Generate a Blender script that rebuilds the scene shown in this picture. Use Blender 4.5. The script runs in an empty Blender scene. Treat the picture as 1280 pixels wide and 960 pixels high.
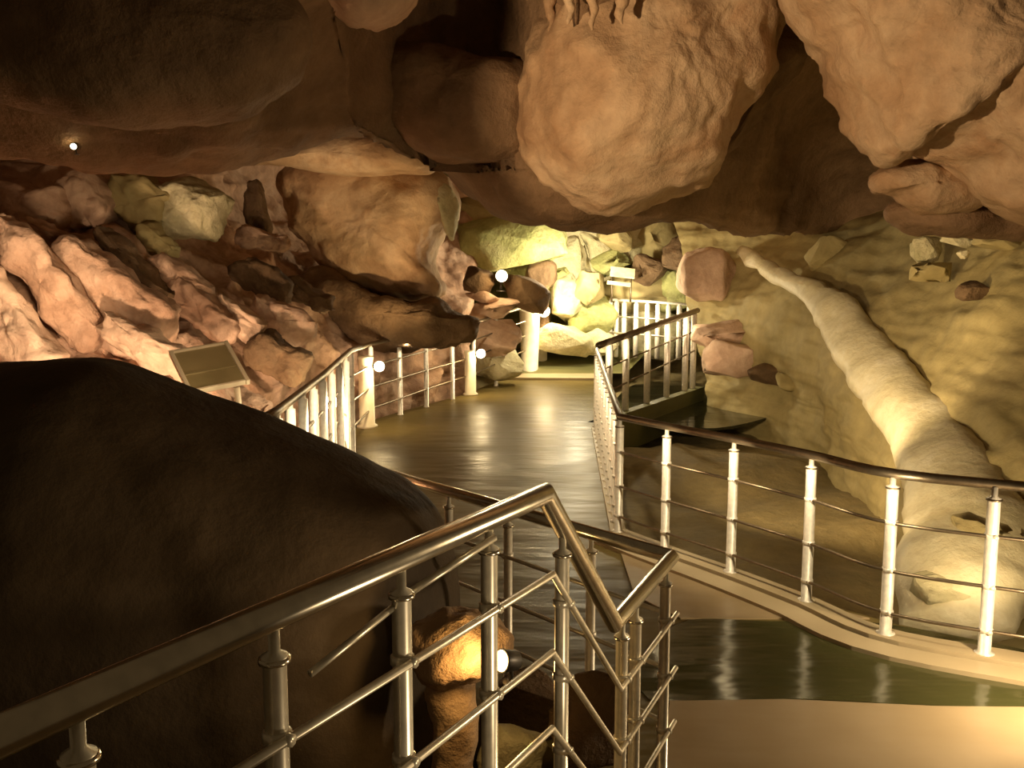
import bpy, bmesh, math, random
import numpy as np
from mathutils import Vector, noise, Matrix

sc = bpy.context.scene
COL = sc.collection
F = 1100.0
TH = math.atan(130.0 / F)
EYE = Vector((0, 0, 2.0))            # eye 2.0 m above the lower walkway (z = 0)
CT, ST = math.cos(TH), math.sin(TH)

# ------------------------------------------------------------------ survey helpers
def ray(px, py):
    u = (px - 640) / F; v = (480 - py) / F
    return Vector((u, CT + v * ST, -ST + v * CT))
def D(px, py, d):                     # point at distance d ahead
    r = ray(px, py); return EYE + r * (d / r.y)
def Z(px, py, z):                     # point on the level z
    r = ray(px, py); return EYE + r * ((z - EYE.z) / r.z)

# ------------------------------------------------------------------ objects
def tag(o, label, cat, group=None, kind=None):
    if label: o['label'] = label
    if cat: o['category'] = cat
    if group: o['group'] = group
    if kind: o['kind'] = kind
    return o
def empty(name, loc):
    o = bpy.data.objects.new(name, None); COL.objects.link(o); o.location = loc
    o.empty_display_size = .1
    return o
def link(name, verts, faces, mat, parent=None, smooth=True, origin=None):
    """ONE mesh object from world-space verts; origin moved to its base (or relative to its parent)."""
    V = np.asarray([tuple(v) for v in verts], dtype=float)
    if parent is not None:
        base = np.array(ploc(parent))
        off = np.array(origin) if origin is not None else base
    else:
        base = np.zeros(3)
        off = np.array(origin) if origin is not None else np.array([(V[:,0].min()+V[:,0].max())/2, (V[:,1].min()+V[:,1].max())/2, V[:,2].min()])
    me = bpy.data.meshes.new(name)
    me.from_pydata((V - off).tolist(), [], faces)
    if smooth: me.polygons.foreach_set('use_smooth', [True] * len(me.polygons))
    me.update()
    if mat: me.materials.append(mat)
    o = bpy.data.objects.new(name, me); COL.objects.link(o)
    o.location = off - base
    if parent is not None: o.parent = parent
    return o
def ploc(o):
    p = Vector(o.location)
    while o.parent: o = o.parent; p = p + Vector(o.location)
    return p
class MB:
    def __init__(s): s.v = []; s.f = []
    def add(s, v, f):
        n = len(s.v); s.v += [Vector(x) for x in v]; s.f += [tuple(i + n for i in q) for q in f]
    def tube(s, pts, r, seg=12, closed_ends=True):
        pts = [Vector(p) for p in pts]; n = len(pts)
        rs = r if isinstance(r, (list, tuple)) else [r] * n
        rings = []; up = None
        for i, p in enumerate(pts):
            a = (pts[i] - pts[i-1]).normalized() if i else None
            b = (pts[i+1] - pts[i]).normalized() if i < n-1 else None
            t = ((a or b) + (b or a)).normalized()
            k = 1.0
            if a and b:
                k = 1 / max(.45, math.sqrt((1 + a.dot(b)) / 2))
            if up is None:
                ref = Vector((0, 0, 1)) if abs(t.z) < .9 else Vector((1, 0, 0))
                x = t.cross(ref).normalized()
            else:
                x = (up - t * up.dot(t)).normalized()
            up = x; y = t.cross(x).normalized()
            # stretch the mitre within the bend plane only
            if a and b and k > 1.001:
                bd = (b - a).normalized()
            else: bd = None
            ring = []
            for j in range(seg):
                an = 2 * math.pi * j / seg
                w = (x * math.cos(an) + y * math.sin(an)) * rs[i]
                if bd: w = w + bd * (w.dot(bd)) * (k - 1)
                ring.append(p + w)
            rings.append(ring)
        v = [q for r_ in rings for q in r_]; f = []
        for i in range(n-1):
            for j in range(seg):
                j2 = (j+1) % seg
                f.append((i*seg+j, i*seg+j2, (i+1)*seg+j2, (i+1)*seg+j))
        if closed_ends:
            f.append(tuple(range(seg))[::-1]); f.append(tuple((n-1)*seg + j for j in range(seg)))
        s.add(v, f)
    def lathe(s, c, prof, seg=20, axis=None):
        c = Vector(c); z = Vector(axis).normalized() if axis else Vector((0,0,1))
        x = z.orthogonal().normalized(); y = z.cross(x)
        v = []; f = []
        for (r, h) in prof:
            for j in range(seg):
                an = 2*math.pi*j/seg
                v.append(c + z*h + (x*math.cos(an) + y*math.sin(an))*max(r, 1e-4))
        n = len(prof)
        for i in range(n-1):
            for j in range(seg):
                j2 = (j+1) % seg
                f.append((i*seg+j, i*seg+j2, (i+1)*seg+j2, (i+1)*seg+j))
        f.append(tuple(range(seg))[::-1]); f.append(tuple((n-1)*seg+j for j in range(seg)))
        s.add(v, f)
    def box(s, c, sx, sy, sz, M=None, bev=.0):
        c = Vector(c); bm = bmesh.new()
        bmesh.ops.create_cube(bm, size=1)
        for q in bm.verts: q.co = Vector((q.co.x*sx, q.co.y*sy, q.co.z*sz))
        if bev: bmesh.ops.bevel(bm, geom=bm.edges[:], offset=bev, segments=2, affect='EDGES', profile=.6)
        bm.verts.index_update()
        v = [c + (M @ q.co if M else q.co) for q in bm.verts]
        f = [tuple(q.index for q in p.verts) for p in bm.faces]; bm.free(); s.add(v, f)
    def build(s, name, mat, parent=None, smooth=True, origin=None):
        return link(name, s.v, s.f, mat, parent, smooth, origin)

# ------------------------------------------------------------------ materials
def new_mat(name):
    m = bpy.data.materials.new(name); m.use_nodes = True
    nt = m.node_tree; b = nt.nodes['Principled BSDF']
    return m, nt, b
def rock_mat(name, cols, scale=1.0, bump=.5, rough=.8, spec=.3, stretch=(1,1,1), rot=(0,0,0), pits=0.0):
    m, nt, b = new_mat(name); N = nt.nodes; L = nt.links
    geo = N.new('ShaderNodeNewGeometry')
    mp = N.new('ShaderNodeMapping'); mp.inputs['Scale'].default_value = stretch; mp.inputs['Rotation'].default_value = rot
    L.new(geo.outputs['Position'], mp.inputs['Vector'])
    n1 = N.new('ShaderNodeTexNoise'); n1.inputs['Scale'].default_value = 1.3*scale; n1.inputs['Detail'].default_value = 8; n1.inputs['Roughness'].default_value = .6; n1.inputs['Distortion'].default_value = .5
    L.new(mp.outputs[0], n1.inputs['Vector'])
    rp = N.new('ShaderNodeValToRGB'); el = rp.color_ramp.elements
    while len(el) < len(cols): el.new(.5)
    for i, c in enumerate(cols):
        el[i].position = .3 + .42 * i / (len(cols)-1); el[i].color = (*c, 1)
    L.new(n1.outputs['Fac'], rp.inputs['Fac'])
    n2 = N.new('ShaderNodeTexNoise'); n2.inputs['Scale'].default_value = 9*scale; n2.inputs['Detail'].default_value = 6; n2.inputs['Roughness'].default_value = .65
    L.new(mp.outputs[0], n2.inputs['Vector'])
    mx = N.new('ShaderNodeMix'); mx.data_type = 'RGBA'; mx.blend_type = 'OVERLAY'; mx.inputs[0].default_value = .35
    L.new(rp.outputs['Color'], mx.inputs[6]); L.new(n2.outputs['Fac'], mx.inputs[7])
    L.new(mx.outputs[2], b.inputs['Base Color'])
    b.inputs['Roughness'].default_value = rough; b.inputs['Specular IOR Level'].default_value = spec
    vo = N.new('ShaderNodeTexVoronoi'); vo.inputs['Scale'].default_value = 5*scale
    L.new(mp.outputs[0], vo.inputs['Vector'])
    ad = N.new('ShaderNodeMath'); ad.operation = 'MULTIPLY_ADD'; ad.inputs[1].default_value = .35; L.new(vo.outputs['Distance'], ad.inputs[0]); L.new(n2.outputs['Fac'], ad.inputs[2])
    bp = N.new('ShaderNodeBump'); bp.inputs['Strength'].default_value = bump; bp.inputs['Distance'].default_value = .06/scale
    L.new(ad.outputs[0], bp.inputs['Height']); L.new(bp.outputs[0], b.inputs['Normal'])
    return m
def steel_mat(name, col, rough, metal, bump=.0):
    m, nt, b = new_mat(name); N = nt.nodes; L = nt.links
    b.inputs['Metallic'].default_value = metal; b.inputs['Roughness'].default_value = rough
    geo = N.new('ShaderNodeNewGeometry'); n = N.new('ShaderNodeTexNoise'); n.inputs['Scale'].default_value = 30; n.inputs['Detail'].default_value = 4
    L.new(geo.outputs['Position'], n.inputs['Vector'])
    rp = N.new('ShaderNodeValToRGB'); e = rp.color_ramp.elements
    e[0].position = .3; e[0].color = (*[c*.78 for c in col], 1); e[1].position = .7; e[1].color = (*col, 1)
    L.new(n.outputs['Fac'], rp.inputs['Fac']); L.new(rp.outputs[0], b.inputs['Base Color'])
    if bump:
        bp = N.new('ShaderNodeBump'); bp.inputs['Strength'].default_value = bump; bp.inputs['Distance'].default_value = .01
        L.new(n.outputs['Fac'], bp.inputs['Height']); L.new(bp.outputs[0], b.inputs['Normal'])
    return m
def plain_mat(name, c1, c2, rough=.6, scale=8, metal=0):
    m, nt, b = new_mat(name); N = nt.nodes; L = nt.links
    geo = N.new('ShaderNodeNewGeometry'); n = N.new('ShaderNodeTexNoise'); n.inputs['Scale'].default_value = scale; n.inputs['Detail'].default_value = 5
    L.new(geo.outputs['Position'], n.inputs['Vector'])
    rp = N.new('ShaderNodeValToRGB'); e = rp.color_ramp.elements
    e[0].position = .35; e[0].color = (*c1, 1); e[1].position = .65; e[1].color = (*c2, 1)
    L.new(n.outputs['Fac'], rp.inputs['Fac']); L.new(rp.outputs[0], b.inputs['Base Color'])
    b.inputs['Roughness'].default_value = rough; b.inputs['Metallic'].default_value = metal
    return m
def emit_mat(name, col, strength):
    m, nt, b = new_mat(name)
    b.inputs['Base Color'].default_value = (.9, .85, .7, 1)
    b.inputs['Emission Color'].default_value = (*col, 1); b.inputs['Emission Strength'].default_value = strength
    return m
def floor_mat(name, c1, c2, rough, wave=0.0, spec=.5):
    m, nt, b = new_mat(name); N = nt.nodes; L = nt.links
    geo = N.new('ShaderNodeNewGeometry')
    n = N.new('ShaderNodeTexNoise'); n.inputs['Scale'].default_value = .9; n.inputs['Detail'].default_value = 7; L.new(geo.outputs['Position'], n.inputs['Vector'])
    rp = N.new('ShaderNodeValToRGB'); e = rp.color_ramp.elements
    e[0].position = .3; e[0].color = (*c1, 1); e[1].position = .7; e[1].color = (*c2, 1)
    L.new(n.outputs['Fac'], rp.inputs['Fac']); L.new(rp.outputs[0], b.inputs['Base Color'])
    b.inputs['Specular IOR Level'].default_value = spec
    mr = N.new('ShaderNodeMapRange'); mr.inputs['From Min'].default_value = .3; mr.inputs['From Max'].default_value = .7
    mr.inputs['To Min'].default_value = rough*.8; mr.inputs['To Max'].default_value = rough*1.3
    L.new(n.outputs['Fac'], mr.inputs['Value']); L.new(mr.outputs[0], b.inputs['Roughness'])
    mp = N.new('ShaderNodeMapping'); mp.inputs['Scale'].default_value = (.55, 1.5, 1); L.new(geo.outputs['Position'], mp.inputs['Vector'])
    n2 = N.new('ShaderNodeTexNoise'); n2.inputs['Scale'].default_value = 2.0; n2.inputs['Detail'].default_value = 3; L.new(mp.outputs[0], n2.inputs['Vector'])
    bp = N.new('ShaderNodeBump'); bp.inputs['Strength'].default_value = wave; bp.inputs['Distance'].default_value = .1
    L.new(n2.outputs['Fac'], bp.inputs['Height']); L.new(bp.outputs[0], b.inputs['Normal'])
    return m

M = {}
M['tan'] = rock_mat('tan limestone', [(.30,.17,.085), (.46,.30,.17), (.56,.40,.25), (.42,.24,.12)], .8, .5)
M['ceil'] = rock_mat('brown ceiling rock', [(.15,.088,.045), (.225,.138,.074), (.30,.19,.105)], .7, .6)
M['pink'] = rock_mat('pinkish limestone', [(.42,.27,.18), (.55,.38,.265), (.65,.48,.35)], 1.0, .5)
M['slope'] = rock_mat('striped slope rock', [(.22,.12,.07), (.42,.26,.17), (.56,.38,.27), (.34,.19,.11)], 1.1, .6, stretch=(1,1,1))
M['olive'] = rock_mat('olive limestone', [(.27,.215,.09), (.36,.29,.13), (.43,.35,.17)], .45, .2)
M['green'] = rock_mat('algae green rock', [(.20,.21,.07), (.36,.36,.14), (.48,.45,.22)], 1.3, .8)
M['pale'] = rock_mat('pale yellow limestone', [(.40,.36,.19), (.56,.50,.30), (.66,.60,.40)], 1.4, .8)
M['brown'] = rock_mat('brown rock', [(.09,.055,.028), (.155,.095,.048), (.23,.145,.078)], 1.2, .8)  # brown rock, colour darkened to carry the shade on the left bank
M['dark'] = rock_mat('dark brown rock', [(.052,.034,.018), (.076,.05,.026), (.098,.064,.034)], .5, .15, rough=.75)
M['flow'] = rock_mat('cream flowstone', [(.56,.48,.28), (.72,.64,.42), (.80,.72,.52)], 1.2, .35, rough=.55, spec=.5)
M['steel'] = steel_mat('polished stainless steel', (.84,.77,.62), .22, .95)
M['satin'] = steel_mat('satin steel post', (.84,.78,.64), .33, .6)
M['brushed'] = steel_mat('brushed stainless steel', (.88,.82,.70), .40, .35, .1)
M['rod'] = steel_mat('thin steel rod', (.80,.73,.58), .36, .7)
M['drkrod'] = steel_mat('tarnished steel rod', (.22,.17,.11), .42, .9)
M['floor'] = floor_mat('wet concrete floor', (.105,.078,.024), (.18,.135,.048), .36, .24, .05)
M['land'] = floor_mat('damp concrete landing', (.30,.22,.115), (.42,.32,.19), .34, .12)
M['dark_band'] = floor_mat('dark green glossy film', (.040,.042,.014), (.070,.068,.024), .16, .22, .6)
M['mat'] = floor_mat('green path surface', (.10,.095,.03), (.16,.15,.05), .6, .1)
M['ground'] = rock_mat('cave ground', [(.16,.125,.055), (.24,.185,.085), (.30,.235,.11)], .7, .5)
M['kerb'] = floor_mat('pale concrete kerb', (.36,.28,.16), (.48,.39,.24), .5, .1)
M['bollard'] = plain_mat('cream painted post', (.70,.62,.44), (.80,.73,.55), .5)
M['lampbody'] = plain_mat('dark lamp housing', (.05,.045,.04), (.08,.07,.06), .4, 20, .6)
M['lens'] = emit_mat('glowing lamp glass', (1.0,.86,.55), 14)
M['lenswarm'] = emit_mat('glowing warm lamp glass', (1.0,.72,.32), 9)
M['board'] = plain_mat('olive board face', (.24,.19,.085), (.30,.235,.11), .5, 3)
M['frame'] = plain_mat('cream board frame', (.60,.50,.34), (.68,.58,.40), .5)

# ------------------------------------------------------------------ rock builders
def fbm(p, octv=4, lac=2.1, gain=.5):
    a = 1.0; s = 0.0; q = Vector(p)
    for _ in range(octv):
        s += a * noise.noise(q); q = q * lac; a *= gain
    return s
def ridged(p, octv=4):
    a = 1.0; s = 0.0; q = Vector(p)
    for _ in range(octv):
        s += a * (1 - 2*abs(noise.noise(q))); q = q * 2.1; a *= .5
    return s
def cr(p0, p1, p2, p3, t):
    return .5*((2*p1) + (p2-p0)*t + (2*p0-5*p1+4*p2-p3)*t*t + (3*p1-p0-3*p2+p3)*t**3)
def cr_line(P, n):
    P = [np.array(p, float) for p in P]; m = len(P); out = []
    for i in range(n):
        s = i/(n-1)*(m-1); k = min(int(s), m-2); t = s-k
        p0 = P[k-1] if k else 2*P[0]-P[1]; p3 = P[k+2] if k+2 < m else 2*P[-1]-P[-2]
        out.append(cr(p0, P[k], P[k+1], p3, t))
    return out
def cr_loop(P, n):
    P = [np.array(p, float) for p in P]; m = len(P); out = []
    for i in range(n):
        s = i/n*m; k = int(s) % m; t = s-int(s)
        out.append(cr(P[k-1], P[k], P[(k+1) % m], P[(k+2) % m], t))
    return out
def displace(V, faces, fn):
    V = np.asarray(V, float); Nn = np.zeros_like(V)
    Q = np.array([f[:4] if len(f) >= 4 else (f[0], f[1], f[2], f[2]) for f in faces])
    fn_ = np.cross(V[Q[:,2]]-V[Q[:,0]], V[Q[:,3]]-V[Q[:,1]])
    tri = Q[:,2] == Q[:,3]
    if tri.any(): fn_[tri] = np.cross(V[Q[tri,1]]-V[Q[tri,0]], V[Q[tri,2]]-V[Q[tri,0]])
    for k in range(4): np.add.at(Nn, Q[:,k], fn_)
    Nn /= (np.linalg.norm(Nn, axis=1, keepdims=True) + 1e-9)
    d = np.array([fn(Vector(v)) for v in V])
    return V + Nn * d[:,None]
def patch(name, rows, nu, nv, mat, fn=None, struct=True, move=None):
    """continuous rock surface through a lattice of surveyed points"""
    R = [[np.array(D(*c)) for c in r] for r in rows]
    Rw = [cr_line(r, nu) for r in R]
    cols = [cr_line([Rw[i][j] for i in range(len(Rw))], nv) for j in range(nu)]
    V = [cols[j][i] for i in range(nv) for j in range(nu)]
    f = [(i*nu+j, i*nu+j+1, (i+1)*nu+j+1, (i+1)*nu+j) for i in range(nv-1) for j in range(nu-1)]
    if move: V = [v + move(v) for v in V]
    if fn: V = displace(V, f, fn)
    o = link(name, V, f, mat)
    if struct: o['kind'] = 'structure'
    return o
def blob(name, outline, depth, thick, mat, amp=.12, freq=1.2, label=None, cat='rock', group=None, p=2.2, seg=84, rings=18, dz=0.0, extra=None, seed=0, back=1.0):
    """a solid rock: outline at its own distance, full rounded body before and behind it"""
    O = cr_loop([np.array(D(x, y, depth)) for x, y in outline], seg)
    c = sum(O)/len(O); V = []; f = []
    def ringset(sgn):
        rr = []
        for k in range(rings):
            r = math.sin((k/(rings-1))*math.pi/2) if k < rings-1 else 1.0
            h = thick*(sgn if sgn > 0 else sgn*back)*(max(0, 1-r**p))**(1/p)
            rr.append([c + (o_-c)*max(r, .004) + np.array([0, -h, dz*h]) for o_ in O])
        return rr
    fr = ringset(1); bk = ringset(-1)
    allr = fr + bk[::-1][1:]
    for r in allr: V += r
    n = len(allr)
    for i in range(n-1):
        for j in range(seg):
            j2 = (j+1) % seg
            f.append((i*seg+j, (i+1)*seg+j, (i+1)*seg+j2, i*seg+j2))
    f.append(tuple(range(seg))); f.append(tuple((n-1)*seg+j for j in range(seg))[::-1])
    sv = Vector((seed*3.7, seed*1.3, seed*5.1))
    def fn(q):
        d = amp*(fbm(q*freq + sv, 5))
        if extra: d += extra(q)
        return d
    V = displace(V, f, fn)
    o = link(name, V, f, mat)
    if label: tag(o, label, cat, group)
    return o
def hull_rock(name, px, py, w, h, depth, mat, label, seed, tilt=0, tk=.8, cat='rock', group=None, amp=.06, npts=22, bev=.08, dpt=None):
    """angular boulder: convex body with worn edges; w, h are its measured width and height in the survey"""
    rnd = random.Random(seed); bm = bmesh.new()
    for _ in range(npts):
        v = Vector((rnd.gauss(0,1), rnd.gauss(0,1), rnd.gauss(0,1))).normalized()
        e = max(abs(v.x), abs(v.y), abs(v.z))
        v = v * (1 - .55 + .55/e*.8) * rnd.uniform(.88, 1.05)
        bm.verts.new(v)
    r = bmesh.ops.convex_hull(bm, input=bm.verts[:])
    bmesh.ops.delete(bm, geom=[g for g in set(r['geom_interior']) | set(r['geom_unused']) if isinstance(g, bmesh.types.BMVert)], context='VERTS')
    bmesh.ops.bevel(bm, geom=bm.edges[:], offset=bev, segments=2, affect='EDGES', profile=.5, clamp_overlap=True)
    bmesh.ops.triangulate(bm, faces=bm.faces[:])
    bmesh.ops.subdivide_edges(bm, edges=[e for e in bm.edges if e.calc_length() > .22], cuts=2, use_grid_fill=True)
    bmesh.ops.triangulate(bm, faces=bm.faces[:])
    bm.verts.index_update()
    V = np.array([q.co[:] for q in bm.verts]); f = [tuple(q.index for q in p.verts) for p in bm.faces]; bm.free()
    V /= np.abs(V).max(axis=0)
    c = D(px, py, depth); sx = w/2/F*depth; sz = h/2/F*depth; sy = tk*(dpt or max(sx, sz)) if not dpt else dpt
    s_ = Vector((seed*1.7, seed*.9, seed*2.3)); sc_ = 1/max(sx, sz)
    V = V*np.array([sx, sy, sz])
    a = math.radians(tilt); ca, sa = math.cos(a), math.sin(a)
    V = np.stack([V[:,0]*ca+V[:,2]*sa, V[:,1], -V[:,0]*sa+V[:,2]*ca], 1) + np.array(c)
    V = displace(V, f, lambda q: amp*min(sx, sz)*2*fbm(q*sc_*1.6 + s_, 4))
    o = link(name, V, f, mat)
    tag(o, label, cat, group)
    return o

# ------------------------------------------------------------------ railings
def polyline_at(P, s):
    for i in range(len(P)-1):
        l = (P[i+1]-P[i]).length
        if s <= l or i == len(P)-2: return P[i].lerp(P[i+1], max(0, min(1, s/l)))
        s -= l
def railing(label, top, posts, zf, drops=(.21,.42,.63), r_top=.027, r_post=.02, r_rod=.009, detail=True,
            m_top='steel', m_post='brushed', m_rod='rod', group=None, side=None, ext=None):
    """top: handrail axis; posts: list of points on the handrail axis; zf: floor level or list"""
    top = [Vector(p) for p in top]; posts = [Vector(p) for p in posts]
    zfl = zf if isinstance(zf, (list, tuple)) else [zf]*len(posts)
    t = empty('railing', (top[0].x, top[0].y, zfl[0]))
    tag(t, label, 'railing', group)
    hb = MB(); hb.tube(top, r_top, 16 if detail else 10); hb.build('handrail', M[m_top], t)
    sd = Vector(side) if side else Vector((0,-1,0))
    for d in drops:
        b = MB(); b.tube([p + Vector((0,0,-d)) + sd*(r_post+r_rod*.6) for p in top], r_rod, 8); b.build('mid_rail', M[m_rod], t)
    for p, z in zip(posts, zfl):
        b = MB(); h = p.z - z
        if detail:
            b.lathe((p.x,p.y,z), [(.05,0),(.05,.008),(r_post,.012),(r_post,h-.085),(r_post+.003,h-.08),(r_post+.003,h-.07),(r_post*.5,h-.062),(r_post*.5,h-.01)], 16)
        else:
            b.lathe((p.x,p.y,z), [(.045,0),(.045,.01),(r_post,.014),(r_post,h-.05),(r_post*.6,h-.045),(r_post*.6,h-.01)], 10)
        po = b.build('post', M[m_post], t, origin=(p.x,p.y,z))
        if detail:
            c = MB()
            c.lathe((p.x,p.y,p.z-.078), [(r_post+.001,-.006),(r_post+.007,-.004),(r_post+.007,.004),(r_post+.001,.006)], 16)
            c.build('collar', M[m_top], po)
            for d in drops:
                c = MB(); q = Vector((p.x,p.y,p.z-d))
                c.lathe(q, [(r_post+.001,-.011),(r_post+.005,-.008),(r_post+.005,.008),(r_post+.001,.011)], 14)
                c.tube([q, q+sd*(r_post+r_rod*1.6)], r_rod*1.25, 8)
                c.build('bracket', M[m_post], po)
    return t

# ================================================================== SETTING
# --- walkway floor
def slab(name, pts, z0, z1, mat, parent=None):
    n = len(pts); v = [(p[0],p[1],z1) for p in pts] + [(p[0],p[1],z0) for p in pts]
    f = [tuple(range(n)), tuple(range(2*n-1, n-1, -1))] + [(i, i+n, (i+1) % n + n, (i+1) % n) for i in range(n)]
    o = link(name, v, f, mat, parent, smooth=False)
    if parent is None: o['kind'] = 'structure'
    return o
zr = lambda h: 2.0 + h
# right railing base line (plan)
R3px = [(1330,613),(1117,592),(1015,569),(918,549),(834,533),(775,521)]
R3 = [Z(x, y, zr(-1.05)) for x, y in R3px]
far3 = Z(746, 437, zr(-.92))
# R1 front corner points
P0 = Z(0, 920, zr(-.55)); P1 = Z(681, 617, zr(-.55)); P2 = D(768, 779, 2.66); P3 = Z(840, 696, zr(-1.02))
Q2 = Z(470, 588, zr(-1.02)); Q1 = Z(600, 627, zr(-1.02))
dirq = (Q2 - P3); Qend = P3 + dirq*1.28
walk = [(P3.x-.03, P3.y-.06), (Qend.x, Qend.y), (-1.55, 6.0), (-1.75, 8.2), (-2.05, 10.2), (-2.2, 12.0), (-1.6, 13.6), (-.9, 15.2), (-.35, 17.2), (-.2, 18.4),
        (2.0, 18.4), (1.75, 14.2), (1.42, 12.6), (1.05, 9.5), (.93, 6.9), (1.12, 6.55), (1.52, 5.85), (1.86, 5.35), (2.25, 4.95), (3.4, 4.15), (3.4, 1.2), (1.3, 1.2), (P2.x, P2.y)]
slab('floor', walk, -.25, 0.0, M['floor'])
# pale landing under the foreground (right, near) laid on the walkway
land = [(P3.x-.02, P3.y), (.75, 3.98), (1.3, 4.0), (2.0, 3.93), (3.38, 3.9), (3.38, 1.25), (1.32, 1.25), (P2.x+.05, P2.y)]
slab('floor', land, 0.0, .012, M['land'])
# dark green glossy band between landing and kerb
band = cr_loop([(.66,4.0),(1.3,4.02),(2.0,3.95),(2.8,3.92),(3.35,3.95),(3.3,4.22),(2.9,4.5),(2.35,4.86),(2.0,4.98),(1.5,4.98),(1.05,5.0),(.75,4.6)], 48)
o = slab('dark_band', [tuple(p) for p in band], 0.0, .006, M['dark_band'])
o.pop('kind'); tag(o, 'dark green glossy band across the walkway in front of the right railing', 'dark_band')
slab('floor', [(1.0,5.02),(2.12,5.02),(1.74,5.38),(1.38,5.84),(1.03,6.4),(.80,6.3),(.78,5.4)], 0, .010, M['land'])
# kerb under the right railing: two courses
def strip(pts, w, off, z0, z1, name, mat):
    pts = [Vector((p[0],p[1],0)) for p in pts]; L, R = [], []
    for i, p in enumerate(pts):
        a = pts[max(0,i-1)]; b = pts[min(len(pts)-1,i+1)]; t = (b-a).normalized(); n = Vector((-t.y, t.x, 0))
        L.append(p+n*(off+w/2)); R.append(p+n*(off-w/2))
    return slab(name, [tuple(p[:2]) for p in L] + [tuple(p[:2]) for p in R[::-1]], z0, z1, mat)
r3plan = [(p.x, p.y) for p in cr_line([tuple(p) for p in R3], 24) for p in [Vector(p)]]
strip(r3plan, .16, 0.0, 0.0, .045, 'trim_1', M['kerb'])
strip(r3plan, .17, .19, 0.0, .03, 'trim_2', M['kerb'])
strip(r3plan[-1:] + [(far3.x*.5+r3plan[-1][0]*.5, far3.y*.5+r3plan[-1][1]*.5), (far3.x, far3.y)], .12, 0, 0, .04, 'trim_3', M['kerb'])
# threshold slab and rising green path at the far end
slab('trim_4', [(-.3,17.6),(2.0,17.5),(2.0,18.4),(-.2,18.4)], 0, .05, M['kerb'])
v = [(.2,18.4,.05),(2.4,18.4,.05),(3.4,20.4,.62),(.4,20.4,.62),(.4,22.5,.7),(4.2,22.5,.7)]
o = link('floor', v, [(0,1,2,3),(3,2,5,4)], M['mat'], smooth=False); o['kind'] = 'structure'
# upper platform under the viewer, and the steps down beside the front railing
slab('floor', [(-1.45,-.6),(.9,-.6),(.95,1.9),(P1.x,P1.y-.05),(-1.0,.45)], .35, .5, M['land'])
sdir = Vector((P2.x-P1.x, P2.y-P1.y, 0)); sn = Vector((sdir.y, -sdir.x, 0)).normalized()
for i, zt in enumerate((.34, .17)):
    a = Vector((P1.x,P1.y,0)) + sdir*(i*.45); b_ = Vector((P1.x,P1.y,0)) + sdir*((i+1)*.45)
    slab('trim_%d' % (5+i), [tuple(a[:2]), tuple(b_[:2]), tuple((b_+sn*.85)[:2]), tuple((a+sn*.85)[:2])], 0, zt, M['land'])

# --- rough cave ground under everything (lower than the walkway)
gx = np.linspace(-11, 12, 120); gy = np.linspace(-1.5, 27, 140)
V = []; f = []
for y in gy:
    for x in gx:
        z = -.62 + .22*fbm((x*.5, y*.5, 3.1), 4)
        if y > 18: z += min(1.1, (y-18)*.30)
        if -2.5 < x < 3.2 and 5 < y < 18.4: z = min(z, -.3)
        if x > 3.0 and y < 5: z = max(z, -.3)
        V.append((x, y, z))
n = len(gx)
f = [(i*n+j, i*n+j+1, (i+1)*n+j+1, (i+1)*n+j) for i in range(len(gy)-1) for j in range(n-1)]
o = link('ground', V, f, M['ground']); o['kind'] = 'structure'

# --- dark glossy sheet that stands in for shade beyond the right railing
M['shade_gloss'] = floor_mat('dark glossy shade sheet', (.012,.011,.005), (.02,.018,.008), .08, .10, .35)
shade_sheet = cr_loop([tuple(Z(x, y, -.25))[:2] for x, y in ((770,500),(800,478),(868,462),(940,466),(1015,491),(975,516),(905,534),(840,532),(786,524))], 60)
o = slab('shade_sheet', [tuple(p) for p in shade_sheet], -.29, -.25, M['shade_gloss']); o.pop('kind')
tag(o, 'dark sheet in place of shade between the right railing and the pink rock ledge', 'shade_sheet')
# --- ceiling
def cfn(q): return .16*fbm(q*.55, 5) + .05*ridged(q*1.3, 3)
cx = [-700, -250, 0, 200, 320, 440, 560, 680, 860, 1010, 1120, 1290, 1560, 2000]
lip = [185, 198, 198, 210, 204, 186, 225, 280, 290, 292, 292, 290, 285, 280]
ld = [6, 6.2, 6.3, 6.5, 6.8, 7.4, 8.4, 8.6, 9.5, 14.5, 15, 12, 9, 7]
rows = []
for (k, fy, fd) in ((0, -900, .42), (1, -420, .56), (2, -140, .70), (3, None, .86), (4, None, 1.0), (5, None, 1.28), (6, None, 1.75), (7, None, 2.3)):
    r = []
    for i, x in enumerate(cx):
        if k < 3: y = fy; d = ld[i]*fd if ld[i] < 10 else ld[i]*fd*.72
        elif k == 3: y = lip[i]-95; d = ld[i]*.88
        elif k == 4: y = lip[i]; d = ld[i]
        elif k == 5: y = lip[i]-34; d = ld[i]*1.28 if ld[i] < 10 else ld[i]+2.5
        elif k == 6: y = lip[i]-70; d = ld[i]*1.75 if ld[i] < 10 else ld[i]+5
        else: y = lip[i]-90; d = 24
        r.append((x, y, d))
    rows.append(r)
def hollow(v):
    # deep recess in the roof left of the broad tan rock
    dx = (v[0]+.35)/.8; dy = (v[1]-7.0)/1.7
    k = max(0, 1-dx*dx-dy*dy)
    return np.array([0, .5, 1.5])*k*k*(3-2*k) if v[2] > 3 else np.zeros(3)
patch('ceiling', rows, 220, 170, M['ceil'], cfn, move=hollow)

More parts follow.
